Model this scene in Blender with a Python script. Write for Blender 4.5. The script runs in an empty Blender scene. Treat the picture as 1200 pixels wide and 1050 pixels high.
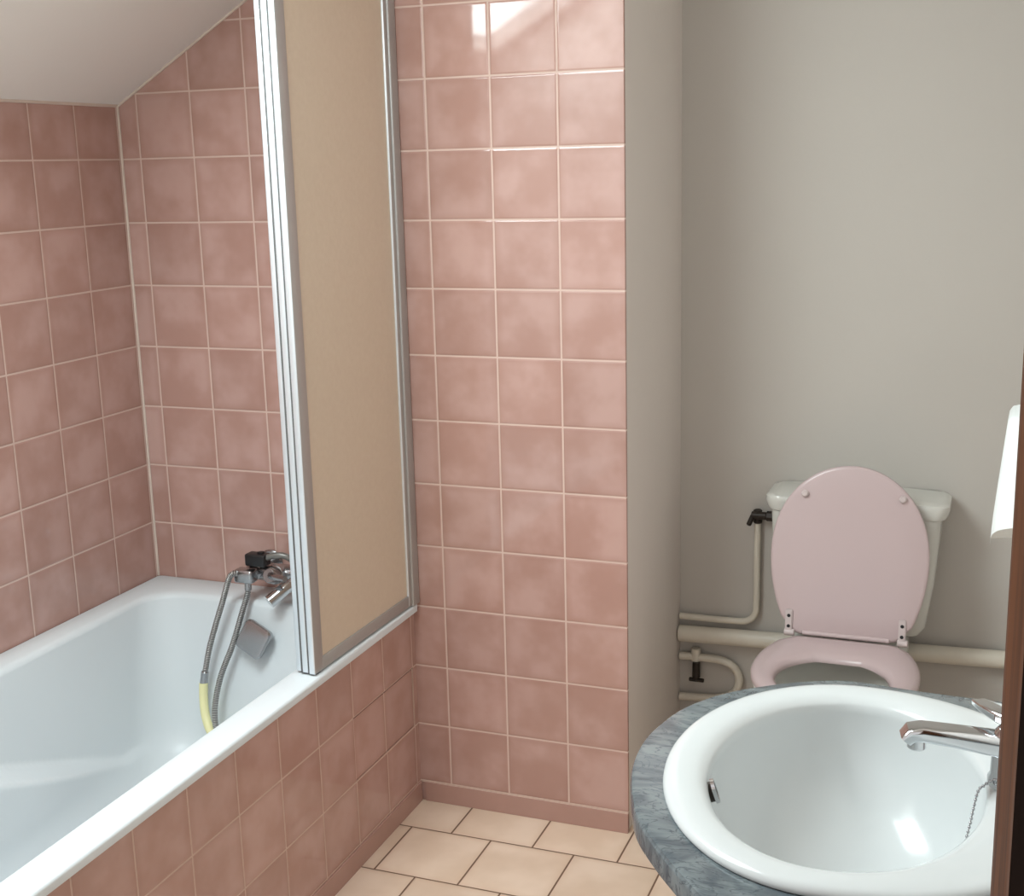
import bpy, bmesh, math, random
from mathutils import Vector, Matrix
random.seed(4)
PI = math.pi
scene = bpy.context.scene
col = scene.collection

# ------------------------------------------------------------------ materials
class NT:
    def __init__(s, name):
        s.m = bpy.data.materials.new(name); s.m.use_nodes = True
        s.t = s.m.node_tree; s.bsdf = s.t.nodes['Principled BSDF']
    def n(s, kind, **kw):
        nd = s.t.nodes.new(kind)
        for k, v in kw.items(): setattr(nd, k, v)
        return nd
    def l(s, a, b): s.t.links.new(a, b)
    def val(s, sock, v):
        if hasattr(v, 'links') or hasattr(v, 'is_linked'): s.l(v, sock)
        else: sock.default_value = v
    def math(s, op, a, b=None, c=None, clamp=False):
        nd = s.n('ShaderNodeMath', operation=op); nd.use_clamp = clamp
        s.val(nd.inputs[0], a)
        if b is not None: s.val(nd.inputs[1], b)
        if c is not None: s.val(nd.inputs[2], c)
        return nd.outputs[0]
    def smooth(s, x, a, b, o0=0., o1=1.):
        nd = s.n('ShaderNodeMapRange', interpolation_type='SMOOTHSTEP')
        s.l(x, nd.inputs[0])
        for i, v in enumerate((a, b, o0, o1)): nd.inputs[1 + i].default_value = v
        return nd.outputs[0]
    def mix(s, f, a, b):
        nd = s.n('ShaderNodeMix', data_type='RGBA')
        s.val(nd.inputs[0], f)
        s.val(nd.inputs[6], a); s.val(nd.inputs[7], b)
        return nd.outputs[2]

def rgb(r, g, b):                      # sRGB 0-255 -> linear
    f = lambda c: (c / 255 / 12.92) if c / 255 <= .04045 else ((c / 255 + .055) / 1.055) ** 2.4
    return (f(r), f(g), f(b), 1)

def simple(name, color, rough=.5, metal=0., spec=.5, coat=0., var=.06, scale=6., bump=0., bscale=60., trans=0., sss=0.):
    N = NT(name); b = N.bsdf
    tc = N.n('ShaderNodeTexCoord')
    nz = N.n('ShaderNodeTexNoise'); nz.inputs['Scale'].default_value = scale; nz.inputs['Detail'].default_value = 4
    N.l(tc.outputs['Object'], nz.inputs['Vector'])
    lo = tuple(c * (1 - var) for c in color[:3]) + (1,); hi = tuple(min(1, c * (1 + var)) for c in color[:3]) + (1,)
    N.l(N.mix(nz.outputs['Fac'], lo, hi), b.inputs['Base Color'])
    b.inputs['Roughness'].default_value = rough; b.inputs['Metallic'].default_value = metal
    b.inputs['Specular IOR Level'].default_value = spec
    b.inputs['Coat Weight'].default_value = coat; b.inputs['Coat Roughness'].default_value = .05
    b.inputs['Transmission Weight'].default_value = trans
    if bump:
        n2 = N.n('ShaderNodeTexNoise'); n2.inputs['Scale'].default_value = bscale; n2.inputs['Detail'].default_value = 3
        N.l(tc.outputs['Object'], n2.inputs['Vector'])
        bp = N.n('ShaderNodeBump'); bp.inputs['Strength'].default_value = 1; bp.inputs['Distance'].default_value = bump
        N.l(n2.outputs['Fac'], bp.inputs['Height']); N.l(bp.outputs['Normal'], b.inputs['Normal'])
    return N.m

def tile(name, ax, offa, ay, offb, sa, sb, grout, gcol, cols, stagger=False, rough=.06, tilt=.012, spec=.5, cloud=9., bump=.0009):
    """square glazed tiles laid in the plane of object axes ax/ay"""
    N = NT(name); b = N.bsdf
    tc = N.n('ShaderNodeTexCoord'); sp = N.n('ShaderNodeSeparateXYZ'); N.l(tc.outputs['Object'], sp.inputs[0])
    A = N.math('DIVIDE', N.math('SUBTRACT', sp.outputs[ax], offa), sa)
    B = N.math('DIVIDE', N.math('SUBTRACT', sp.outputs[ay], offb), sb)
    ib = N.math('FLOOR', B)
    if stagger:
        A = N.math('ADD', A, N.math('MULTIPLY', N.math('FLOORED_MODULO', ib, 2.), .5))
    ia = N.math('FLOOR', A)
    fa = N.math('SUBTRACT', A, ia); fb = N.math('SUBTRACT', B, ib)
    da = N.math('MULTIPLY', N.math('MINIMUM', fa, N.math('SUBTRACT', 1., fa)), sa)
    db = N.math('MULTIPLY', N.math('MINIMUM', fb, N.math('SUBTRACT', 1., fb)), sb)
    d = N.math('MINIMUM', da, db)
    g = N.smooth(d, grout / 2 - .0006, grout / 2 + .0006)        # 1 = tile
    cid = N.n('ShaderNodeCombineXYZ'); N.l(ia, cid.inputs[0]); N.l(ib, cid.inputs[1])
    wn = N.n('ShaderNodeTexWhiteNoise', noise_dimensions='3D'); N.l(cid.outputs[0], wn.inputs['Vector'])
    # cloudy glaze, a different patch of noise on each tile
    sh = N.n('ShaderNodeVectorMath', operation='SCALE'); N.l(wn.outputs['Color'], sh.inputs[0]); sh.inputs['Scale'].default_value = 7
    ad = N.n('ShaderNodeVectorMath', operation='ADD'); N.l(tc.outputs['Object'], ad.inputs[0]); N.l(sh.outputs[0], ad.inputs[1])
    nz = N.n('ShaderNodeTexNoise'); nz.inputs['Scale'].default_value = cloud; nz.inputs['Detail'].default_value = 3; nz.inputs['Roughness'].default_value = .5
    N.l(ad.outputs[0], nz.inputs['Vector'])
    f = N.smooth(nz.outputs['Fac'], .32, .68)
    c = N.mix(f, cols[0], cols[1])
    edge = N.smooth(d, grout / 2, .022, .35, 0.)
    c = N.mix(edge, c, cols[2])
    hsv = N.n('ShaderNodeHueSaturation'); N.l(c, hsv.inputs['Color'])
    N.l(N.math('ADD', N.math('MULTIPLY', wn.outputs['Value'], .10), .95), hsv.inputs['Value'])
    N.l(N.mix(g, gcol, hsv.outputs['Color']), b.inputs['Base Color'])
    N.l(N.math('ADD', N.math('MULTIPLY', g, rough - .7), .7), b.inputs['Roughness'])
    b.inputs['Specular IOR Level'].default_value = spec
    # slight tilt of each tile, sunk joints, wavy glaze
    geo = N.n('ShaderNodeNewGeometry')
    sub = N.n('ShaderNodeVectorMath', operation='SUBTRACT'); N.l(wn.outputs['Color'], sub.inputs[0]); sub.inputs[1].default_value = (.5, .5, .5)
    scl = N.n('ShaderNodeVectorMath', operation='SCALE'); N.l(sub.outputs[0], scl.inputs[0]); scl.inputs['Scale'].default_value = tilt
    an = N.n('ShaderNodeVectorMath', operation='ADD'); N.l(geo.outputs['Normal'], an.inputs[0]); N.l(scl.outputs[0], an.inputs[1])
    nn = N.n('ShaderNodeVectorMath', operation='NORMALIZE'); N.l(an.outputs[0], nn.inputs[0])
    h = N.math('ADD', N.smooth(d, grout / 2 - .001, grout / 2 + .004), N.math('MULTIPLY', nz.outputs['Fac'], .12))
    bp = N.n('ShaderNodeBump'); bp.inputs['Distance'].default_value = bump; bp.inputs['Strength'].default_value = .8
    N.l(h, bp.inputs['Height']); N.l(nn.outputs[0], bp.inputs['Normal']); N.l(bp.outputs['Normal'], b.inputs['Normal'])
    return N.m

T = .153; ZB = .0531; U0 = .0554; XR = 1.2733; YB = .52
PINK = (rgb(176, 138, 127), rgb(191, 156, 147), rgb(167, 127, 115))
GROUT = rgb(208, 182, 170)
M = {}
M['tile_end'] = tile('pink_tile_end', 0, U0, 2, ZB, T, T, .0038, GROUT, PINK)
M['tile_side'] = tile('pink_tile_side', 1, -.1606, 2, ZB, T, T, .0038, GROUT, PINK)
M['tile_apron'] = tile('pink_tile_apron', 1, -.1745, 2, ZB, T, T, .0036, rgb(200, 172, 158), PINK, bump=.0005)
M['floor'] = tile('floor_tile', 0, .7729, 1, -.1335 - .2009, .2045, .2009, .0042, rgb(112, 84, 66),
                  (rgb(216, 190, 168), rgb(230, 206, 186), rgb(206, 176, 152)), stagger=True, rough=.3, tilt=.008, cloud=7)
M['skirt'] = simple('pink_skirting', rgb(176, 139, 128), .2, var=.08, scale=14)
M['skirt_joint'] = simple('pink_grout', rgb(205, 178, 164), .7)
M['plaster_side'] = simple('wall_plaster_side', rgb(216, 206, 199), .75, var=.03, scale=2.5, bump=.0006, bscale=35, spec=.3)  # same plaster as the niche, lightened: fill light put into the return's colour
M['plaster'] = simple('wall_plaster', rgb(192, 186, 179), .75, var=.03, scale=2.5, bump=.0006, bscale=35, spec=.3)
M['ceiling'] = simple('ceiling_paint', rgb(240, 235, 230), .8, var=.02, scale=2, bump=.0004, bscale=40, spec=.3)
M['caulk'] = simple('caulk', rgb(214, 196, 184), .5)
M['enamel'] = simple('tub_enamel', rgb(216, 221, 224), .3, var=.01, spec=.3)
M['ceramic'] = simple('sink_ceramic', rgb(204, 207, 207), .17, var=.01, coat=.1)
M['wc'] = simple('wc_ceramic', rgb(206, 204, 197), .15, var=.015)
M['seat'] = simple('pink_seat_plastic', rgb(195, 175, 175), .26, var=.025, scale=3)
M['white_plastic'] = simple('white_plastic', rgb(240, 246, 245), .35, var=.01)
M['hinge'] = simple('hinge_plastic', rgb(200, 186, 184), .35)
M['dark'] = simple('dark_metal', rgb(46, 38, 32), .45, metal=.4, var=.2, scale=40)
M['black'] = simple('black_plastic', rgb(24, 24, 26), .35, var=.1)
M['chrome'] = simple('chrome', rgb(205, 206, 208), .09, metal=1., var=.02)
M['satin'] = simple('satin_chrome', rgb(176, 176, 178), .26, metal=1., var=.04)
M['alu'] = simple('aluminium', rgb(224, 230, 235), .34, metal=.6, var=.03, scale=3)  # bright copy of the frame aluminium, light painted into the colour
M['alu_dull'] = simple('aluminium_face', rgb(178, 176, 174), .42, metal=.5, var=.03, scale=3)
M['pipe'] = simple('painted_pipe', rgb(214, 206, 192), .4, var=.05, scale=20)
M['yellow'] = simple('yellow_sleeve', rgb(238, 232, 178), .4, var=.04, scale=20)
M['grey_handle'] = simple('grey_handle', rgb(120, 118, 114), .35, metal=.4)
M['rubber'] = simple('grey_rubber', rgb(92, 92, 92), .6)
M['wood'] = None

N = NT('acrylic_sheet'); b = N.bsdf                      # beige hammered acrylic of the screen
tc = N.n('ShaderNodeTexCoord'); nz = N.n('ShaderNodeTexNoise'); nz.inputs['Scale'].default_value = 90
N.l(tc.outputs['Object'], nz.inputs['Vector'])
N.l(N.mix(nz.outputs['Fac'], rgb(204, 185, 164), rgb(212, 195, 175)), b.inputs['Base Color'])
b.inputs['Roughness'].default_value = .42
bp = N.n('ShaderNodeBump'); bp.inputs['Distance'].default_value = .0008; bp.inputs['Strength'].default_value = .4
N.l(nz.outputs['Fac'], bp.inputs['Height']); N.l(bp.outputs['Normal'], b.inputs['Normal'])
M['sheet'] = N.m

N = NT('grey_marble'); b = N.bsdf
tc = N.n('ShaderNodeTexCoord'); mp = N.n('ShaderNodeMapping'); mp.inputs['Scale'].default_value = (1., 2.6, 1.); mp.inputs['Rotation'].default_value = (0, 0, .5)
N.l(tc.outputs['Object'], mp.inputs[0])
n1 = N.n('ShaderNodeTexNoise'); n1.inputs['Scale'].default_value = 9; n1.inputs['Detail'].default_value = 6; n1.inputs['Distortion'].default_value = 1.6
N.l(mp.outputs[0], n1.inputs['Vector'])
n2 = N.n('ShaderNodeTexNoise'); n2.inputs['Scale'].default_value = 17; n2.inputs['Detail'].default_value = 5; n2.inputs['Distortion'].default_value = 2.2
N.l(mp.outputs[0], n2.inputs['Vector'])
vein = N.smooth(N.math('ABSOLUTE', N.math('SUBTRACT', n2.outputs['Fac'], .5)), 0., .035, .75, 0.)
c = N.mix(N.smooth(n1.outputs['Fac'], .35, .65), rgb(84, 92, 97), rgb(116, 124, 126))
c = N.mix(vein, c, rgb(68, 76, 82))
N.l(c, b.inputs['Base Color']); b.inputs['Roughness'].default_value = .16
M['marble'] = N.m

N = NT('brown_wood'); b = N.bsdf
tc = N.n('ShaderNodeTexCoord'); mp = N.n('ShaderNodeMapping'); mp.inputs['Scale'].default_value = (30, 30, 1.6)
N.l(tc.outputs['Object'], mp.inputs[0])
n1 = N.n('ShaderNodeTexNoise'); n1.inputs['Scale'].default_value = 2.5; n1.inputs['Detail'].default_value = 6; n1.inputs['Distortion'].default_value = .6
N.l(mp.outputs[0], n1.inputs['Vector'])
N.l(N.mix(N.smooth(n1.outputs['Fac'], .3, .7), rgb(66, 36, 18), rgb(92, 54, 30)), b.inputs['Base Color'])
b.inputs['Roughness'].default_value = .6; b.inputs['Specular IOR Level'].default_value = .15
M['wood'] = N.m

M['wood_dark'] = simple('dark_wood', rgb(26, 15, 10), .6, spec=.1, var=.2, scale=20)  # same door wood, with the dark corridor's shade painted into its colour
N = NT('ribbed_hose'); b = N.bsdf                        # bands across the tube via the UV-like attribute "along"
at = N.n('ShaderNodeAttribute', attribute_name='along')
s = N.math('SINE', N.math('MULTIPLY', at.outputs['Fac'], 2 * PI / .0042))
N.l(N.mix(N.smooth(s, -.6, .4), rgb(130, 128, 126), rgb(222, 220, 218)), b.inputs['Base Color'])
b.inputs['Metallic'].default_value = .9; b.inputs['Roughness'].default_value = .28
bp = N.n('ShaderNodeBump'); bp.inputs['Distance'].default_value = .0012; N.l(s, bp.inputs['Height']); N.l(bp.outputs['Normal'], b.inputs['Normal'])
M['hose'] = N.m

N = NT('window_pane'); b = N.bsdf
tc = N.n('ShaderNodeTexCoord'); nz = N.n('ShaderNodeTexNoise'); nz.inputs['Scale'].default_value = 3
N.l(tc.outputs['Object'], nz.inputs['Vector'])
N.l(N.mix(nz.outputs['Fac'], (.95, .97, .97, 1), (1, 1, 1, 1)), b.inputs['Base Color'])
b.inputs['Roughness'].default_value = .02; b.inputs['Transmission Weight'].default_value = 1; b.inputs['IOR'].default_value = 1.01
M['pane'] = N.m

# ------------------------------------------------------------------ helpers
def empty(name, loc):
    o = bpy.data.objects.new(name, None); col.objects.link(o); o.location = loc; o.empty_display_size = .05
    return o
def tag(o, label, cat, group=None):
    o['label'] = label; o['category'] = cat
    if group: o['group'] = group
    return o
def obj(name, bm, mat, parent=None, smooth=True, label=None, angle=35):
    """world-space bmesh -> one mesh object (kept in place when parented)"""
    bmesh.ops.recalc_face_normals(bm, faces=bm.faces[:])
    me = bpy.data.meshes.new(name); bm.to_mesh(me); bm.free()
    for m in (mat if isinstance(mat, (list, tuple)) else [mat]): me.materials.append(m)
    o = bpy.data.objects.new(name, me); col.objects.link(o)
    if smooth:
        me.shade_smooth(); me.set_sharp_from_angle(angle=math.radians(angle))
    if parent is not None:
        o.parent = parent
        w = Vector((0, 0, 0)); p = parent
        while p is not None: w += p.location; p = p.parent
        if parent.type == 'EMPTY': o.location = -w     # parents are only translated
    if label: o['label'] = label
    return o
def struct(name, bm, mat, parent=None, smooth=False):
    o = obj(name, bm, mat, parent, smooth)
    if parent is None: o['kind'] = 'structure'
    return o
def box(bm, x0, x1, y0, y1, z0, z1, bev=0., seg=2, mat=0, M4=None):
    vs = [bm.verts.new((x, y, z)) for x in (x0, x1) for y in (y0, y1) for z in (z0, z1)]
    q = [(0, 1, 3, 2), (4, 6, 7, 5), (0, 4, 5, 1), (2, 3, 7, 6), (0, 2, 6, 4), (1, 5, 7, 3)]
    fs = [bm.faces.new([vs[i] for i in f]) for f in q]
    for f in fs: f.material_index = mat
    if M4 is not None: bmesh.ops.transform(bm, matrix=M4, verts=vs)
    if bev:
        es = list({e for f in fs for e in f.edges})
        bmesh.ops.bevel(bm, geom=es, offset=bev, segments=seg, profile=.5, affect='EDGES')
    return bm
def loft(bm, rings, cap0=False, cap1=False, closed=False, cyc=True, mat=0):
    R = [[bm.verts.new(p) for p in r] for r in rings]
    n = len(R[0]); fs = []
    pairs = list(zip(R, R[1:])) + ([(R[-1], R[0])] if closed else [])
    for a, c in pairs:
        for i in range(n if cyc else n - 1):
            j = (i + 1) % n
            fs.append(bm.faces.new((a[i], a[j], c[j], c[i])))
    if cap0: fs.append(bm.faces.new(R[0][::-1]))
    if cap1: fs.append(bm.faces.new(R[-1]))
    for f in fs: f.material_index = mat
    return R
def catmull(pts, sub=12):
    P = [Vector(p) for p in pts]; P = [2 * P[0] - P[1]] + P + [2 * P[-1] - P[-2]]
    out = []
    for i in range(1, len(P) - 2):
        for k in range(sub):
            t = k / sub; a, c, d, e = P[i - 1:i + 3]
            out.append(.5 * ((2 * c) + (d - a) * t + (2 * a - 5 * c + 4 * d - e) * t * t + (3 * c - a - 3 * d + e) * t ** 3))
    out.append(P[-2]); return out
def tube(bm, pts, r, n=14, sub=12, smooth=True, caps=True, along=False):
    P = catmull(pts, sub) if smooth else [Vector(p) for p in pts]
    if along: bm.verts.layers.float.new('along')
    rr = r if callable(r) else (lambda t: r)
    up = Vector((0, 0, 1)); rings = []; L = 0; Ls = []
    tan = (P[1] - P[0]).normalized(); nrm = tan.cross(up)
    if nrm.length < .1: nrm = tan.cross(Vector((1, 0, 0)))
    nrm.normalize()
    for i, p in enumerate(P):
        t2 = (P[min(i + 1, len(P) - 1)] - P[max(i - 1, 0)]).normalized()
        nrm = (nrm - t2 * nrm.dot(t2)).normalized(); bi = t2.cross(nrm)
        if i: L += (p - P[i - 1]).length
        Ls.append(L); q = rr(i / (len(P) - 1))
        rings.append([p + q * (math.cos(2 * PI * k / n) * nrm + math.sin(2 * PI * k / n) * bi) for k in range(n)])
    R = loft(bm, rings, caps, caps)
    if along:
        lay = bm.verts.layers.float['along']
        for i, ring in enumerate(R):
            for v in ring: v[lay] = Ls[i]
    return bm
def cyl(bm, a, c, r, n=24, bev=.0015, r2=None):
    """straight rod a->c with softened ends"""
    a = Vector(a); c = Vector(c); d = (c - a).normalized(); L = (c - a).length; r2 = r if r2 is None else r2
    e = min(bev, L / 3)
    u = d.cross(Vector((0, 0, 1)));  u = d.cross(Vector((1, 0, 0))) if u.length < .1 else u
    u.normalize(); w = d.cross(u); rings = []
    for s, q in ((0, r - e), (e, r), (L - e, r2), (L, r2 - e)):
        rings.append([a + d * s + q * (math.cos(2 * PI * k / n) * u + math.sin(2 * PI * k / n) * w) for k in range(n)])
    loft(bm, rings, True, True); return bm
def new(): return bmesh.new()
def ell(cx, cy, a, b_, z, n=96, ar=None, p=2., pr=None):
    """ellipse ring, optionally longer / squarer on the +x half"""
    out = []
    for k in range(n):
        t = 2 * PI * k / n; c, s_ = math.cos(t), math.sin(t)
        A = (ar if (ar is not None and c > 0) else a); q = (pr if (pr is not None and c > 0) else p)
        out.append((cx + A * math.copysign(abs(c) ** (2 / q), c), cy + b_ * math.copysign(abs(s_) ** (2 / q), s_), z))
    return out
def rrect(x0, x1, y0, y1, r, z, nc=10, ns=70):
    """rounded rectangle with a fixed point count"""
    out = []
    cs = [(x1 - r, y1 - r, 0), (x0 + r, y1 - r, PI / 2), (x0 + r, y0 + r, PI), (x1 - r, y0 + r, 1.5 * PI)]
    for i, (cx, cy, a0) in enumerate(cs):
        for k in range(nc + 1):
            a = a0 + PI / 2 * k / nc; out.append(Vector((cx + r * math.cos(a), cy + r * math.sin(a), z)))
        nx, ny, a1 = cs[(i + 1) % 4]
        p = out[-1]; q = Vector((nx + r * math.cos(a1), ny + r * math.sin(a1), z))
        for k in range(1, ns): out.append(p.lerp(q, k / ns))
    return out
def sstep(a, c, x):
    t = max(0, min(1, (x - a) / (c - a))); return t * t * (3 - 2 * t)

# ------------------------------------------------------------------ the room
YF = -1.70; YN = -3.3; XW = 2.19; ZC = 2.45; SL = .58; Z0 = 1.71
XT = (ZC - Z0) / SL
bm = new(); box(bm, -.12, 2.5, YN, YB + .12, -.1, 0); struct('floor', bm, M['floor'])
bm = new(); box(bm, -.12, 0, YF - .1, .1, 0, 2.2); struct('wall_left', bm, M['tile_side'])
# the tiled stub wall at the end of the bath: tiles in front, plaster on the return
bm = new()
box(bm, 0, XR - .003, .009, YB + .1, 0, 2.5, mat=1)
box(bm, 0, XR, 0, .0095, 0, 2.5, bev=.0012, mat=0)
struct('wall_partition', bm, [M['tile_end'], M['plaster_side']])
bm = new(); box(bm, XR - .02, XW + .12, YB, YB + .12, 0, 2.5); struct('wall_back', bm, M['plaster'])
bm = new(); box(bm, XW, XW + .12, YN, YB + .01, 0, 2.5); struct('wall_right', bm, M['ceiling'])
bm = new()
box(bm, 0, .98, YF - .1, YF, 0, 2.5); box(bm, 2.13, XW + .01, YF - .1, YF, 0, 2.5); box(bm, .97, 2.14, YF - .1, YF, 2.08, 2.5)
struct('wall_front', bm, M['ceiling'])
# sloped ceiling with the roof window opening, then the flat part
sk = dict(x0=.36, x1=1.08, y0=-1.64, y1=-.88)
def slope_pt(x, y, d=0):              # d = distance above the slope, along its normal
    nx, nz = -SL / math.hypot(1, SL), 1 / math.hypot(1, SL)
    return Vector((x + nx * d, y, Z0 + SL * x + nz * d))
bm = new()
xs = [-.12, sk['x0'], sk['x1'], XT]; ys = [YN, sk['y0'], sk['y1'], YB + .1]
for d in (0, .1):
    G = [[bm.verts.new(slope_pt(x, y, d)) for y in ys] for x in xs]
    for i in range(3):
        for j in range(3):
            if (i, j) != (1, 1): bm.faces.new((G[i][j], G[i + 1][j], G[i + 1][j + 1], G[i][j + 1]))
loop = [(sk['x0'], sk['y0']), (sk['x1'], sk['y0']), (sk['x1'], sk['y1']), (sk['x0'], sk['y1'])]
for k in range(4):
    a, c = loop[k], loop[(k + 1) % 4]
    bm.faces.new([bm.verts.new(slope_pt(*a, 0)), bm.verts.new(slope_pt(*c, 0)), bm.verts.new(slope_pt(*c, .12)), bm.verts.new(slope_pt(*a, .12))])
box(bm, XT - .02, XW + .12, YN, YB + .1, ZC, ZC + .1)
struct('ceiling', bm, M['ceiling'])
# roof window frame and pane
bm = new()
def sbox(bm, x0, x1, y0, y1, d0, d1):
    vs = [bm.verts.new(slope_pt(x, y, d)) for x in (x0, x1) for y in (y0, y1) for d in (d0, d1)]
    for f in [(0, 1, 3, 2), (4, 6, 7, 5), (0, 4, 5, 1), (2, 3, 7, 6), (0, 2, 6, 4), (1, 5, 7, 3)]: bm.faces.new([vs[i] for i in f])
w = .05
sbox(bm, sk['x0'], sk['x0'] + w, sk['y0'], sk['y1'], .1, .15); sbox(bm, sk['x1'] - w, sk['x1'], sk['y0'], sk['y1'], .1, .15)
sbox(bm, sk['x0'], sk['x1'], sk['y0'], sk['y0'] + w, .1, .15); sbox(bm, sk['x0'], sk['x1'], sk['y1'] - w, sk['y1'], .1, .15)
win = struct('window_1', bm, M['white_plastic'])
bm = new(); sbox(bm, sk['x0'] + w - .005, sk['x1'] - w + .005, sk['y0'] + w - .005, sk['y1'] - w + .005, .125, .13); obj('pane', bm, M['pane'], win, False)
# thin caulk beads in the corner and under the slope
bm = new(); tube(bm, [(.002, -.002, .52), (.002, -.002, Z0 + .005)], .0032, 8, smooth=False); struct('trim_1', bm, M['caulk'], smooth=True)
bm = new(); tube(bm, [(.002, YF, Z0), (.002, -.002, Z0)], .004, 8, smooth=False)
struct('trim_2', bm, M['caulk'], smooth=True)
bm = new(); tube(bm, [(.002, -.001, Z0), (XT, -.001, ZC)], .004, 8, smooth=False); struct('trim_3', bm, M['caulk'], smooth=True)
# tiled skirting of the stub wall
bm = new(); box(bm, .75, XR, -.0035, .004, 0, ZB - .003, bev=.001); struct('baseboard_partition', bm, M['skirt'])
bm = new(); box(bm, .74, XR, -.002, .003, ZB - .0035, ZB + .001); struct('trim_4', bm, M['skirt_joint'])
# door frame: right post of the doorway the photo is taken through
prof = [(2.0550, YF + .06), (2.0550, YF - .035), (2.0632, YF - .10), (2.0640, YF - .13), (2.16, YF - .13), (2.16, YF - .1), (2.13, YF - .1), (2.13, YF + .06)]
bm = new(); loft(bm, [[(x, y, 0) for x, y in prof], [(x, y, 2.08) for x, y in prof]], True, True)
box(bm, .98, 1.02, YF - .13, YF + .03, 0, 2.08); box(bm, .98, 2.13, YF - .13, YF + .03, 2.05, 2.09)
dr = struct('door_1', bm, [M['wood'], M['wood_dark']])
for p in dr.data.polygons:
    if p.normal.y < -.6 and p.center.x > 2: p.material_index = 1  # corridor-side faces take the painted shade

# ------------------------------------------------------------------ bathtub
tub = tag(empty('bathtub', (.37, -.85, 0)), 'white built-in bathtub with broad rim and pink tiled side', 'bathtub')
ZR = .521; YE = -1.69
IX0, IX1, IY0, IY1 = .066, .684, -1.60, -.098
def zl(y): return .175 + .385 * max(0, min(.55, -.36 - y))
def tub_ring(q):                       # q 0..1 from rim edge to floor
    z = (ZR - .012) - q * (ZR - .012 - .10)
    ins = .012 + .055 * q
    iend = .012 + .10 * q; iback = .015 + .36 * q ** 1.15
    f = max(0, (q - .72) / .28); fil = .085 * (1 - math.sqrt(max(0, 1 - f * f)))
    ins += fil; iend += fil; iback += fil
    r = .085 + .05 * q
    ring = rrect(IX0 + ins, IX1 - ins, IY0 + iback, IY1 - iend, r, z)
    out = []
    for p in ring:
        L = zl(p.y); amt = .085 * sstep(-.22, -.75, p.y) * sstep(-1.45, -1.1, p.y)
        d = amt * sstep(L + .018, L - .008, p.z)
        side = sstep(.02, .12, abs(p.x - (IX0 + IX1) / 2) - .1)
        d *= side
        p.x += d if p.x < (IX0 + IX1) / 2 else -d
        out.append(p)
    return out
XO, ax = .7525, .7374
rings = [rrect(.008, XO - .012, YE + .006, -.006, .008, ZR - .019), rrect(.002, XO - .001, YE, -.001, .012, ZR - .019), rrect(.002, XO, YE, -.001, .012, ZR - .006),
         rrect(.003, XO - .0015, YE, -.002, .012, ZR - .0015), rrect(.006, XO - .005, YE + .005, -.005, .012, ZR),
         rrect(IX0 - .004, IX1 + .004, IY0 - .004, IY1 + .004, .085, ZR), rrect(IX0 + .003, IX1 - .003, IY0 + .003, IY1 - .003, .085, ZR - .002),
         rrect(IX0 + .008, IX1 - .008, IY0 + .009, IY1 - .008, .085, ZR - .006)]
rings += [tub_ring(k / 190) for k in range(191)]
bm = new(); loft(bm, rings, cap1=True); obj('basin', bm, M['enamel'], tub, angle=60)
# tiled side panel with a removable tiled hatch near the end wall
bm = new()
hy0, hy1, hz0, hz1 = -.328, -.02, ZB + T + .002, ZB + 2 * T
box(bm, ax - .02, ax, YE, hy0 - .0, 0.0, ZR - .018); box(bm, ax - .02, ax, hy1, -.0005, 0, ZR - .018)
box(bm, ax - .02, ax, hy0, hy1, hz1, ZR - .018); box(bm, ax - .02, ax, hy0, hy1, 0, hz0)
sp = obj('side_panel', bm, M['tile_apron'], tub, False)
bm = new(); box(bm, ax - .018, ax - .002, hy0 + .003, hy1 - .001, hz0 + .001, hz1 - .004, bev=.0008)
obj('access_hatch', bm, M['tile_apron'], sp, False, label='removable tiled hatch set in the side panel')
bm = new(); box(bm, ax, ax + .004, YE, -.004, 0, ZB - .003, bev=.001); obj('skirting', bm, M['skirt'], tub, False)
# square chrome overflow / pop-up knob on the inner end wall
kc = Vector((.384, -.146, .440)); nrm = Vector((.0, -.97, .24)).normalized()
rot = nrm.to_track_quat('Z', 'Y').to_matrix().to_4x4()
K4 = Matrix.Translation(kc) @ rot @ Matrix.Rotation(math.radians(-26), 4, 'Z')
bm = new()
rg = []
for z, s, r in ((-.004, .033, .010), (.010, .0385, .014), (.018, .039, .014), (.022, .036, .013), (.023, .030, .011)):
    rg.append([K4 @ v for v in rrect(-s, s, -s, s, r, z, 6, 4)])
loft(bm, rg, True, True)
obj('overflow_knob', bm, M['satin'], tub, label='square chrome overflow knob')
bm = new(); cyl(bm, kc - nrm * .02, kc, .02); obj('knob_stem', bm, M['satin'], tub)

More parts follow.
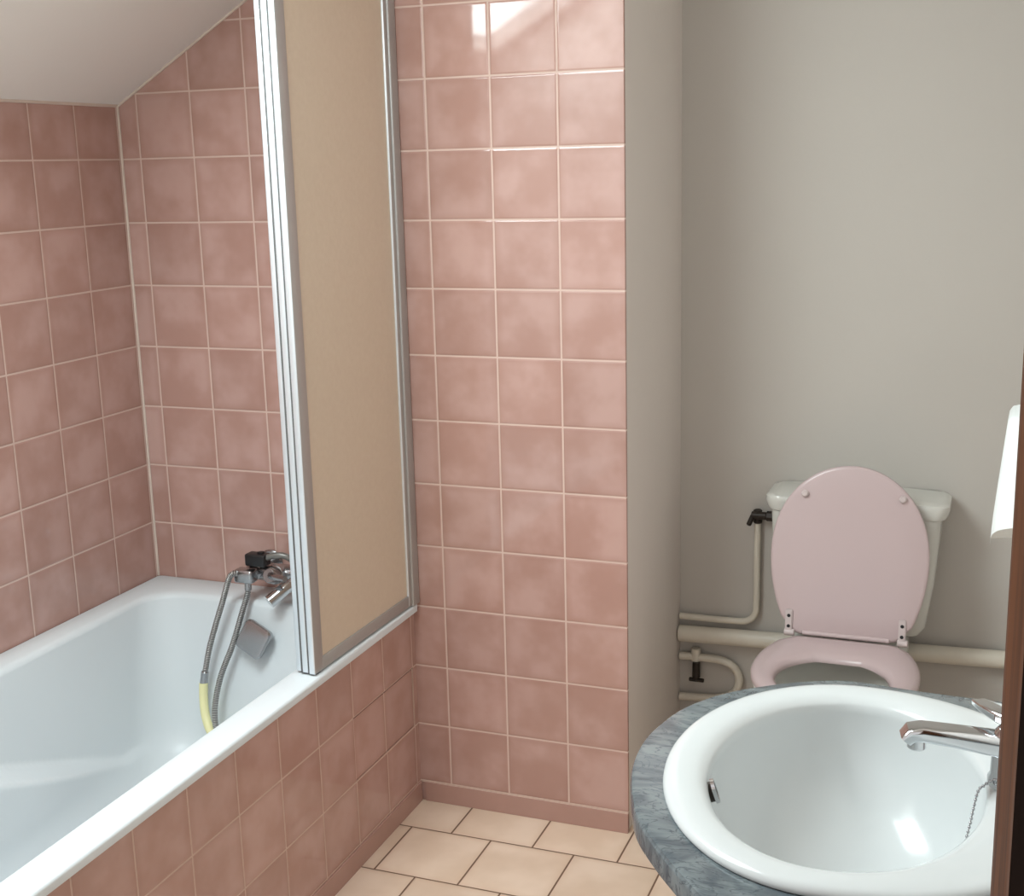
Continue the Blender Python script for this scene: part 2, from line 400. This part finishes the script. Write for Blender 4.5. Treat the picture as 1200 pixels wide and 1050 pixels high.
# ------------------------------------------------------------------ folding bath screen on the rim
scr = tag(empty('bath_screen', (.70, -.25, ZR)), 'folded bath screen of beige acrylic sheet in grey aluminium frames', 'bath screen')
ZT = 1.945; y0, y1 = -.488, -.028
for k, xf in enumerate((.7430, .7240, .7075)):
    t = .0145; zb = ZR + .004; yy0 = y0 + .004 * k
    bm = new()
    sw = .034 if k == 0 else .03
    box(bm, xf - t, xf, yy0, yy0 + sw, zb, ZT, bev=.0025, seg=3)
    box(bm, xf - t, xf, y1 - .022, y1, zb, ZT, bev=.0025, seg=3)
    box(bm, xf - t, xf - .001, yy0 + sw - .002, y1 - .02, zb, zb + .027, bev=.0015)
    box(bm, xf - t, xf - .001, yy0 + sw - .002, y1 - .02, ZT - .027, ZT, bev=.0015)
    if k == 0:      # inner lip of the near stile
        box(bm, xf - .012, xf - .0035, yy0 + sw - .004, yy0 + sw + .006, zb + .022, ZT - .022)
    fr = obj('panel_frame', bm, [M['alu_dull'], M['alu']], scr)
    for p in fr.data.polygons:
        if p.normal.y < -.3: p.material_index = 1  # edges turned to the light get the brightened copy
    bm = new(); box(bm, xf - .0095, xf - .005, yy0 + sw - .006, y1 - .018, zb + .022, ZT - .022)
    obj('acrylic_sheet', bm, M['sheet'], fr, False)
    bm = new(); box(bm, xf - .012, xf - .003, yy0 + sw * .3, yy0 + sw * .8, ZR + .0003, zb + .002, bev=.001); obj('foot', bm, M['rubber'], fr)
for k, xm in enumerate((.7260, .7095)):         # hinge profiles between the folded panels
    bm = new(); cyl(bm, (xm, y0 + .008, ZR + .002), (xm, y0 + .008, ZT), .0042, 12); obj('hinge', bm, M['rubber'], scr)
bm = new(); box(bm, .721, .747, y1 - .006, -.0008, ZR + .0003, ZT + .004, bev=.003, seg=3); obj('wall_channel', bm, M['alu_dull'], scr)

scr.rotation_euler.z = -.018; scr.location.x += .0045      # the screen stands a little askew on the rim
# ------------------------------------------------------------------ bath mixer, hose
mx = tag(empty('bath_mixer', (.40, 0, .59)), 'chrome bath mixer tap on the pink tiles above the tub end', 'tap')
bm = new(); cyl(bm, (.353, -.075, .588), (.493, -.075, .588), .0225, 28, .004)
cyl(bm, (.42, -.075, .588), (.42, -.112, .594), .024, 28, .004)
obj('body', bm, M['satin'], mx)
for x in (.35, .50):
    bm = new(); cyl(bm, (x, -.0006, .588), (x, -.012, .588), .033, 28, .004); cyl(bm, (x, -.01, .588), (x, -.078, .588), .0145, 20, .002); obj('wall_union', bm, M['satin'], mx)
bm = new(); cyl(bm, (.42, -.108, .594), (.42, -.132, .598), .023, 24, .003, .019)
tube(bm, [(.425, -.128, .598), (.45, -.15, .604), (.485, -.165, .606)], lambda t: .010 - .003 * t, 14)
obj('lever', bm, M['satin'], mx, label='lever of the mixer')
bm = new(); tube(bm, [(.475, -.08, .578), (.458, -.115, .567), (.430, -.155, .540)], lambda t: .0145 + .002 * t, 18); obj('spout', bm, M['chrome'], mx)
bm = new(); cyl(bm, (.363, -.085, .588), (.345, -.112, .592), .018, 22, .004); box(bm, .322, .374, -.138, -.104, .572, .606, bev=.007, seg=3); obj('diverter', bm, M['satin'], mx)
bm = new(); cyl(bm, (.353, -.121, .575), (.353, -.123, .552), .0085, 16); obj('hose_outlet', bm, M['satin'], mx)

sh = tag(empty('hand_shower', (.38, -.12, .63)), 'hand shower with black head and grey curved handle lying on the bath mixer', 'hand shower')
bm = new(); box(bm, .347, .403, -.122, -.088, .6125, .643, bev=.005, seg=3); box(bm, .378, .392, -.112, -.098, .640, .648, bev=.002)
obj('head', bm, M['black'], sh, label='black plastic shower head')
bm = new(); tube(bm, [(.401, -.106, .634), (.425, -.102, .641), (.449, -.096, .638), (.470, -.086, .622), (.482, -.075, .6125)], .0078, 14); obj('handle', bm, M['grey_handle'], sh)

hs = tag(empty('shower_hose', (.30, -.16, .40)), 'ribbed chrome shower hose looping down into the tub from the mixer', 'hose')
bm = new(); tube(bm, [(.353, -.123, .5515), (.3515, -.130, .535), (.346, -.142, .506), (.327, -.167, .425), (.304, -.192, .352), (.298, -.217, .285), (.308, -.235, .235), (.330, -.245, .205)], .0072, 12, 14, along=True)
obj('hose_length', bm, M['hose'], hs)
bm = new(); tube(bm, [(.340, -.145, .601), (.330, -.148, .600), (.318, -.150, .585), (.299, -.155, .528), (.281, -.165, .470), (.266, -.178, .410), (.255, -.187, .352)], .0072, 12, 14, along=True)
obj('hose_length', bm, M['hose'], hs)
bm = new(); cyl(bm, (.2555, -.187, .356), (.2500, -.190, .322), .0095, 18, .002); obj('coupling', bm, M['satin'], hs)
bm = new(); tube(bm, [(.2500, -.190, .325), (.252, -.197, .290), (.262, -.210, .255), (.282, -.226, .226), (.305, -.238, .210), (.330, -.245, .205)], .0108, 14, 12)
obj('sleeve', bm, M['yellow'], hs, label='pale yellow plastic sleeve on the hose')

# ------------------------------------------------------------------ toilet
TX = 1.727
wc = tag(empty('toilet', (TX, .18, 0)), 'white toilet with raised pink lid and pink seat behind the sink', 'toilet')
def hw(t, L=.405, W=.181):              # half width of the seat outline, t from the hinge to the front
    s0 = .19
    if t < s0: return W * (1 - .27 * ((s0 - t) / s0) ** 2)
    return W * math.sqrt(max(0, 1 - ((t - s0) / (L - s0)) ** 2.15))
def outline(L=.405, W=.181, grow=0., n=32, rc=.03):
    """closed outline (u across, v from hinge to front)"""
    right = []
    for k in range(n + 1):
        a = k / n; t = L * (1 - (1 - a) ** 1.0) if False else L * math.sin(a * PI / 2) ** 1.0
        right.append((hw(t, L, W), t))
    w0 = right[0][0]
    pts = [(w0 - rc, 0)] + [(w0 - rc + rc * math.sin(k * PI / 8), rc - rc * math.cos(k * PI / 8)) for k in range(1, 4)]
    pts += [(w, t) for w, t in right if t > rc]
    full = pts + [(-u, v) for u, v in pts[::-1][1:]]
    if grow:
        c = Vector((0, L * .48)); out = []
        for u, v in full:
            d = Vector((u, v)) - c; out.append(tuple(c + d * (1 + grow / d.length)))
        full = out
    return full
YH = .268; ZS = .432
def seat_pt(u, v, z): return (TX + u, YH - v, z)
SO = outline()
HOLE = []
for (u, v) in SO:                        # the hole follows the outline, set in by the ring width
    d = Vector((u, v)) - Vector((0, .245)); a = math.atan2(d.y, d.x)
    HOLE.append((.122 * math.cos(a) , .245 + (.125 if math.sin(a) > 0 else .132) * math.sin(a)))
lerp = lambda A, B, t: [(a[0] * (1 - t) + c[0] * t, a[1] * (1 - t) + c[1] * t) for a, c in zip(A, B)]
rg = []
for t, z in ((.06, 0), (0., .004), (0., .012), (.05, .018), (.2, .0225), (.5, .0235), (.8, .021), (.95, .016), (1., .009), (1., .003), (.94, 0)):
    rg.append([seat_pt(u, v, ZS - .012 + z) for u, v in lerp(SO, HOLE, t)])
bm = new(); loft(bm, rg, closed=True); seat = obj('seat', bm, M['seat'], wc, angle=60, label='pink plastic toilet seat ring')
# lid leaning on the cistern
tilt = math.atan2(.058, .40)
def lid_pt(u, v, h):                     # h = towards the room
    return (TX - .002 + u, YH + .012 + v * math.sin(tilt) - h * math.cos(tilt), ZS + .005 + v * math.cos(tilt) + h * -math.sin(tilt) * -1 * .0 + h * math.sin(tilt))
LO = outline(.408, .181)
rg = []
for s, h in ((-.012, -.008), (-.003, -.008), (0, -.004), (0, .003), (-.002, .006), (-.008, .0075), (-.06, .0075)):
    c = Vector((0, .2)); ring = []
    for u, v in LO:
        d = Vector((u, v)) - c; q = c + d * (1 + s / d.length); ring.append(lid_pt(q.x, q.y, h))
    rg.append(ring)
bm = new(); loft(bm, rg, True, True); lid = obj('seat_lid', bm, M['seat'], wc, angle=50, label='raised pink toilet lid')
for u in (-.106, .116):
    bm = new(); cyl(bm, lid_pt(u, .338, .006), lid_pt(u, .338, .017), .0085, 18, .003); obj('bumper', bm, M['hinge'], lid)
for u in (-.131, .129):
    bm = new()
    vs0 = [lid_pt(u + du, v, h) for du in (-.0085, .0085) for v in (-.004, .058) for h in (.006, .012)]
    q = [bm.verts.new(p) for p in vs0]
    for f in [(0, 1, 3, 2), (4, 6, 7, 5), (0, 4, 5, 1), (2, 3, 7, 6), (0, 2, 6, 4), (1, 5, 7, 3)]: bm.faces.new([q[i] for i in f])
    bmesh.ops.bevel(bm, geom=bm.edges[:], offset=.002, segments=2, affect='EDGES')
    cyl(bm, (TX + u - .012, YH + .006, ZS + .008), (TX + u + .012, YH + .006, ZS + .008), .0085, 14)
    h_ = obj('hinge', bm, M['hinge'], lid)
    for v in (.018, .043):
        bm = new(); cyl(bm, lid_pt(u, v, .011), lid_pt(u, v, .0135), .0042, 12, .0008); obj('screw', bm, M['black'], h_)
bm = new()                                # hinge rod between the brackets
cyl(bm, (TX - .10, YH + .007, ZS + .010), (TX + .10, YH + .007, ZS + .010), .006, 14); obj('hinge_rod', bm, M['seat'], wc)
# bowl
def bowl_ring(sx, sy, cy, z, n=48, back=1.):
    out = []
    for k in range(n):
        a = 2 * PI * k / n; s_ = math.sin(a)
        out.append((TX + sx * math.cos(a), cy + sy * s_ * (back if s_ > 0 else 1), z))
    return out
rg = [bowl_ring(.12, .20, .16, .0), bowl_ring(.118, .198, .16, .02), bowl_ring(.10, .17, .16, .06), bowl_ring(.098, .165, .16, .16), bowl_ring(.125, .18, .14, .25),
      bowl_ring(.165, .20, .10, .34), bowl_ring(.176, .212, .085, .385), bowl_ring(.178, .214, .083, .405), bowl_ring(.174, .21, .083, .4165), bowl_ring(.166, .203, .083, .419),
      bowl_ring(.132, .165, .075, .419), bowl_ring(.126, .158, .075, .414), bowl_ring(.124, .155, .075, .39), bowl_ring(.118, .145, .08, .35), bowl_ring(.09, .11, .09, .28), bowl_ring(.06, .07, .10, .22), bowl_ring(.05, .05, .11, .19)]
bm = new(); loft(bm, rg, True, True)
box(bm, TX - .135, TX + .135, .24, .43, .30, .418, bev=.018, seg=3)   # shelf carrying the cistern
obj('bowl', bm, M['wc'], wc, angle=60)
# cistern: body tapers down, lid with flared ends
rg = []
for z, wx, yf in ((.418, .158, .385), (.44, .172, .375), (.55, .187, .368), (.66, .195, .362), (.713, .197, .360)):
    rg.append(rrect(TX - wx, TX + wx, yf, YB - .004, .03, z, 6, 8))
bm = new(); loft(bm, rg, True, True); obj('cistern', bm, M['wc'], wc)
rg = []
for z, g, r in ((.713, -.001, .03), (.7155, .007, .034), (.722, .011, .036), (.737, .015, .036), (.746, .014, .036), (.7505, .008, .034), (.752, -.004, .03)):
    rg.append(rrect(TX - .197 - g, TX + .201 + g, .360 - g * .3 , YB - .003, r, z, 6, 8))
bm = new(); loft(bm, rg, True, True); obj('cistern_lid', bm, M['wc'], wc)

# ------------------------------------------------------------------ pipes in the niche
YP = YB - .018
pw = tag(empty('water_pipe', (1.36, YP, .37)), 'thin painted water pipe rising to the dark valve beside the cistern', 'pipe')
bm = new(); tube(bm, [(XR + .0005, YP, .368), (1.36, YP, .368), (1.42, YP, .369), (1.452, YP, .373), (1.472, YP, .392), (1.476, YP, .425), (1.476, YP, .52), (1.476, YP, .648)], .0085, 14, 10); obj('pipe', bm, M['pipe'], pw)
bm = new(); cyl(bm, (1.476, YP, .640), (1.476, YP - .004, .674), .0115, 16); cyl(bm, (1.462, YP - .012, .662), (1.5, YP - .012, .662), .010, 16); cyl(bm, (1.500, YP - .012, .662), (1.521, YP - .012, .662), .0135, 8)
cyl(bm, (1.466, YP - .012, .662), (1.458, YP - .03, .640), .0065, 12); obj('valve', bm, M['dark'], pw, label='dark angle valve')
pp = tag(empty('waste_pipe', (1.7, YB - .024, .335)), 'thick white painted pipe running along the wall behind the toilet', 'pipe')
bm = new(); cyl(bm, (XR + .0005, YB - .0245, .322), (XW - .0005, YB - .0245, .345), .022, 24); obj('pipe', bm, M['pipe'], pp)
pl = tag(empty('drain_pipe', (1.35, YP, .20)), 'white pipe bent back in a U with a dark tap, low in the toilet niche', 'pipe')
bm = new(); tube(bm, [(XR + .0005, YP, .256), (1.33, YP, .257), (1.385, YP, .255), (1.42, YP, .240), (1.434, YP, .205), (1.42, YP, .168), (1.385, YP, .150), (1.33, YP, .143), (XR + .0005, YP, .140)], .0105, 14, 10); obj('pipe', bm, M['pipe'], pl)
bm = new(); cyl(bm, (1.318, YP, .245), (1.318, YP, .281), .0125, 16); obj('tee', bm, M['pipe'], pl)
bm = new(); cyl(bm, (1.322, YP - .012, .247), (1.322, YP - .014, .205), .0105, 14); cyl(bm, (1.322, YP - .014, .212), (1.322, YP - .014, .196), .0065, 12)
cyl(bm, (1.303, YP - .014, .198), (1.343, YP - .014, .198), .0055, 10); obj('drain_tap', bm, M['dark'], pl, label='small dark drain tap')

# ------------------------------------------------------------------ vanity: marble top, sink, tap
ZK = .85
half = [(2.185, -.985), (2.06, -.983), (1.965, -.980), (1.872, -.972), (1.815, -.990), (1.766, -1.02), (1.715, -1.064), (1.674, -1.127), (1.654, -1.20), (1.650, -1.26), (1.659, -1.328),
        (1.687, -1.412), (1.723, -1.470), (1.768, -1.527), (1.80, -1.562), (1.84, -1.590), (1.90, -1.606), (2.02, -1.61), (2.185, -1.61)]
P = catmull([(x, y, 0) for x, y in half], 8); N0 = len(P)
P += [Vector((XW, -1.61 + .625 * k / 30, 0)) for k in range(1, 30)]       # back edge along the wall
def counter_ring(ins, z):
    out = []
    for i, p in enumerate(P):
        if i >= N0: out.append((XW, p.y, z)); continue
        t = (P[min(i + 1, N0 - 1)] - P[max(0, i - 1)]).normalized(); nrm_ = Vector((-t.y, t.x, 0))
        q = p + nrm_ * ins; out.append((min(q.x, XW) if 0 < i < N0 - 1 else XW, q.y, z))
    return out
tp = empty('vanity_top', (1.95, -1.28, ZK - .03)); tag(tp, 'rounded grey marble washbasin top on the right wall', 'countertop')
# the slab, with the basin's opening
CX, CY = 1.893, -1.262
op = ell(CX, CY, .17, .235, ZK, len(P), ar=.20)
bm = new()
rg = [counter_ring(.004, ZK - .034), counter_ring(0, ZK - .030), counter_ring(-.0005, ZK - .006), counter_ring(.0015, ZK - .0015), counter_ring(.005, ZK)]
R = [[bm.verts.new(p) for p in r] for r in rg]; n = len(P)
for a, c in zip(R, R[1:]):
    for i in range(n):
        bm.faces.new((a[i], a[(i + 1) % n], c[(i + 1) % n], c[i]))
holes = []
for z, ring in ((ZK, R[-1]), (ZK - .034, R[0])):
    # align the opening's points with the edge's by angle around the centre
    inner = []
    for v in ring:
        a = math.atan2((v.co.y - CY) / .235, (v.co.x - CX) / .19); c_, s_ = math.cos(a), math.sin(a)
        inner.append(bm.verts.new((CX + (.20 if c_ > 0 else .17) * c_, CY + .235 * s_, z)))
    for i in range(n): bm.faces.new((ring[i], ring[(i + 1) % n], inner[(i + 1) % n], inner[i]))
    holes.append(inner)
for i in range(n): bm.faces.new((holes[0][i], holes[0][(i + 1) % n], holes[1][(i + 1) % n], holes[1][i]))
obj('slab', bm, M['marble'], tp, angle=40)
for y in (-1.08, -1.5):                   # wall brackets under the slab
    bm = new(); box(bm, 2.02, XW - .001, y - .012, y + .012, ZK - .054, ZK - .0345, bev=.002); box(bm, XW - .02, XW - .001, y - .012, y + .012, ZK - .2, ZK - .05, bev=.002)
    obj('bracket', bm, M['alu_dull'], tp)

sk_ = tag(empty('washbasin', (CX, CY, ZK)), 'white oval washbasin set in the grey marble top', 'sink')
FAR = .945
OA, OR, OB = .2015, .262, .266
IA, IR, IB, ICX = .150, .158, .217, 1.893
def sink_ring(t, z, n=112):
    A = ell(CX, CY, OA, OB, z, n, ar=OR, pr=2.1); B = ell(ICX, CY - .002, IA, IB, z, n, ar=IR)
    A = [(x, CY + (y - CY) * (FAR if y > CY else 1), zz) for x, y, zz in A]; B = [(x, CY + (y - CY) * (FAR if y > CY else 1), zz) for x, y, zz in B]
    return [(a[0] * (1 - t) + c[0] * t, a[1] * (1 - t) + c[1] * t, z) for a, c in zip(A, B)]
rg = [sink_ring(.03, ZK + .0006), sink_ring(0., ZK + .003), sink_ring(.01, ZK + .006), sink_ring(.06, ZK + .0095), sink_ring(.16, ZK + .0120), sink_ring(.32, ZK + .0132),
      sink_ring(.55, ZK + .0130), sink_ring(.75, ZK + .0115), sink_ring(.88, ZK + .0085), sink_ring(.97, ZK + .0040)]
DX, DY = 1.945, -1.30                     # drain
def bowl(q):
    d = .165 * math.sin(q * PI / 2) ** .92 if q > 0 else 0
    s = math.cos(q * PI / 2) ** .62 * .995
    s = max(s, .0)
    k = q ** 1.6
    cx = ICX * (1 - k) + DX * k; cy = (CY - .002) * (1 - k) + DY * k
    return [(cx + max(.02, IA * s) * math.cos(a) * (1 if math.cos(a) < 0 else (IR / IA)), cy + max(.02, IB * s) * math.sin(a) * (FAR if math.sin(a) > 0 else 1), ZK + .001 - d) for a in [2 * PI * i / 112 for i in range(112)]]
rg += [bowl(k / 30) for k in range(0, 30)]
inner_n = len(rg)
# underside
def fat(r):
    c = sum((Vector(p) for p in r), Vector()) / len(r)
    return [(p[0] + (p[0] - c.x) / (Vector(p) - c).length * .009, p[1] + (p[1] - c.y) / (Vector(p) - c).length * .009, p[2] - .008) for p in r]
under = [fat(r) for r in rg[-1:13:-3]]
under += [sink_ring(.78, ZK - .01), sink_ring(.78, ZK + .0003)]
bm = new(); R = loft(bm, rg, cap1=True)
loft(bm, under, cap0=True)
bw = obj('bowl', bm, M['ceramic'], sk_, angle=60)
bm = new(); cyl(bm, (DX, DY, ZK - .166), (DX, DY, ZK - .159), .026, 28, .002); obj('drain', bm, M['chrome'], sk_)
# overflow slot with its ring on the left wall of the bowl
oc = Vector((1.7585, -1.327, .842)); on = Vector((.93, .22, .30)).normalized()
O4 = Matrix.Translation(oc) @ on.to_track_quat('Z', 'Y').to_matrix().to_4x4()
def oring(a, b_, z): return [O4 @ Vector(p) for p in ell(0, 0, a, b_, z, 28)]
bm = new(); loft(bm, [oring(.0065, .0125, -.012), oring(.0065, .0125, .0015)], True, True); obj('overflow_hole', bm, M['dark'], sk_, label='dark oval overflow hole')
bm = new(); loft(bm, [oring(.0065, .0125, .002), oring(.0088, .0150, .0022), oring(.0092, .0155, -.002), oring(.006, .012, -.002)], closed=True); obj('overflow_ring', bm, M['chrome'], sk_)

fa = tag(empty('basin_tap', (2.095, -1.215, ZK + .021)), 'chrome mixer tap with flat spout on the washbasin edge', 'tap')
FX, FY, FZ = 2.076, -1.240, ZK + .0125
bm = new(); loft(bm, [ell(FX, FY, r, r, z, 32) for r, z in ((.027, FZ - .004), (.027, FZ + .003), (.0245, FZ + .008), (.0235, FZ + .045), (.022, FZ + .058), (.018, FZ + .063), (.01, FZ + .065))], True, True)
obj('body', bm, M['chrome'], fa)
def beam(pts, w0, h0):                    # flat spout: rounded-rectangle section swept along pts
    rings = []
    for i, (p, ww, hh) in enumerate(pts):
        p = Vector(p); q = Vector(pts[min(i + 1, len(pts) - 1)][0]) - Vector(pts[max(i - 1, 0)][0]); q.normalize()
        sd = Vector((-q.y, q.x, 0)).normalized(); up = sd.cross(q) * -1
        rings.append([p + sd * v.x + up * v.y for v in rrect(-ww, ww, -hh, hh, min(ww, hh) * .55, 0, 4, 3)])
    b2 = new(); loft(b2, rings, True, True); return b2
bm = beam([((FX + .0, FY, FZ + .042), .017, .013), ((FX - .026, FY - .004, FZ + .045), .0165, .0115), ((FX - .062, FY - .011, FZ + .050), .0158, .0095), ((FX - .098, FY - .018, FZ + .054), .0152, .0085), ((FX - .110, FY - .0205, FZ + .052), .0148, .008), ((FX - .1155, FY - .0215, FZ + .045), .0135, .007)], 1, 1)
cyl(bm, (FX - .103, FY - .019, FZ + .048), (FX - .103, FY - .019, FZ + .033), .0105, 20, .002)
obj('spout', bm, M['chrome'], fa, angle=40)
bm = beam([((FX + .018, FY + .005, FZ + .066), .017, .007), ((FX - .012, FY + .018, FZ + .070), .016, .0065), ((FX - .030, FY + .040, FZ + .068), .012, .0045), ((FX - .040, FY + .062, FZ + .064), .009, .0035)], 1, 1)
obj('lever', bm, M['chrome'], fa)

ch = tag(empty('plug_chain', (2.04, -1.25, ZK + .02)), 'beaded metal plug chain hanging from the tap into the washbasin', 'chain')
cp = catmull([(2.074, -1.266, ZK + .020), (2.064, -1.262, ZK + .021), (2.055, -1.257, ZK + .0185), (2.047, -1.261, ZK + .013), (2.040, -1.272, ZK + .008), (2.034, -1.300, ZK - .018), (2.026, -1.335, ZK - .045), (2.014, -1.36, ZK - .075)], 40)
bm = new(); acc = 0; last = None; cnt = 0
for p in cp:
    if last is None or (p - last).length >= .0048:
        bmesh.ops.create_icosphere(bm, subdivisions=1, radius=.0021, matrix=Matrix.Translation(p)); last = p
beads = obj('beads', bm, M['satin'], ch, angle=80); beads['kind'] = 'stuff'
bm = new(); tube(bm, cp[::10], .0007, 6, smooth=False); obj('wire', bm, M['satin'], ch)

# ------------------------------------------------------------------ white wall dispenser on the right wall
dp = tag(empty('wall_dispenser', (XW, -.52, 1.03)), 'white curved plastic dispenser on the right wall beside the door post', 'dispenser')
DYc = -.50
def drail(z, lift, xl, r=.07, n=18):
    # curved shell seen from above: silhouette on the left, turning back to the wall towards the door
    pts = []
    for k in range(n + 1):
        a = k / n * PI / 2
        pts.append((xl + .135 * (1 - math.cos(a)), DYc - r * math.sin(a), z + lift * max(0, math.sin(a)) ** .55))
    return pts
rg = []
for z, lift, xl in ((.917, .058, 2.0355), (.935, .052, 2.0362), (.96, .042, 2.0375), (1.00, .026, 2.0405), (1.06, .008, 2.0460), (1.11, 0, 2.0505), (1.126, 0, 2.0525), (1.134, 0, 2.0575), (1.1365, 0, 2.066)):
    rg.append(drail(z, lift, xl))
bm = new()
full = [[(XW - .001, DYc + .11, r[0][2]), (r[0][0] + .012, DYc + .11, r[0][2]), (r[0][0] + .002, DYc + .10, r[0][2])] + r + [(XW - .001, r[-1][1], r[-1][2])] for r in rg]
loft(bm, full, cap0=True, cap1=True)
obj('cover', bm, M['white_plastic'], dp, angle=50)

# ------------------------------------------------------------------ light
w = bpy.data.worlds.new('sky'); scene.world = w; w.use_nodes = True
nt = w.node_tree; bg = nt.nodes['Background']
bg.inputs[0].default_value = (1.0, .97, .96, 1); bg.inputs[1].default_value = .92
L = bpy.data.lights.new('roof_window_light', 'AREA'); L.shape = 'RECTANGLE'
L.size = sk['x1'] - sk['x0'] - .02; L.size_y = sk['y1'] - sk['y0'] - .02; L.size *= math.hypot(1, SL)
L.energy = 37; L.color = (.86, .98, 1.0)
lo = bpy.data.objects.new('roof_window_light', L); col.objects.link(lo)
lo.location = slope_pt((sk['x0'] + sk['x1']) / 2, (sk['y0'] + sk['y1']) / 2, .05)
lo.rotation_euler = (0, -math.atan(SL), 0)

# ------------------------------------------------------------------ camera
yaw, pitch, roll, f = .3708, .2178, -.0255, 1508.7
cam = bpy.data.cameras.new('camera'); co = bpy.data.objects.new('camera', cam); col.objects.link(co)
fw = Vector((-math.sin(yaw) * math.cos(pitch), math.cos(yaw) * math.cos(pitch), -math.sin(pitch)))
r0 = Vector((math.cos(yaw), math.sin(yaw), 0)); u0 = r0.cross(fw)
c_, s_ = math.cos(roll), math.sin(roll)
rx = c_ * r0 + s_ * u0; ux = -s_ * r0 + c_ * u0
mw = Matrix.Identity(4)
for i in range(3):
    mw[i][0] = rx[i]; mw[i][1] = ux[i]; mw[i][2] = -fw[i]
mw.translation = Vector((2.0423, -2.6721, 1.5512))
co.matrix_world = mw
cam.sensor_width = 36; cam.lens = f / 1200 * 36; cam.clip_start = .02
scene.camera = co
scene.view_settings.view_transform = 'Standard'
scene.view_settings.look = 'None'
scene.view_settings.exposure = 0.
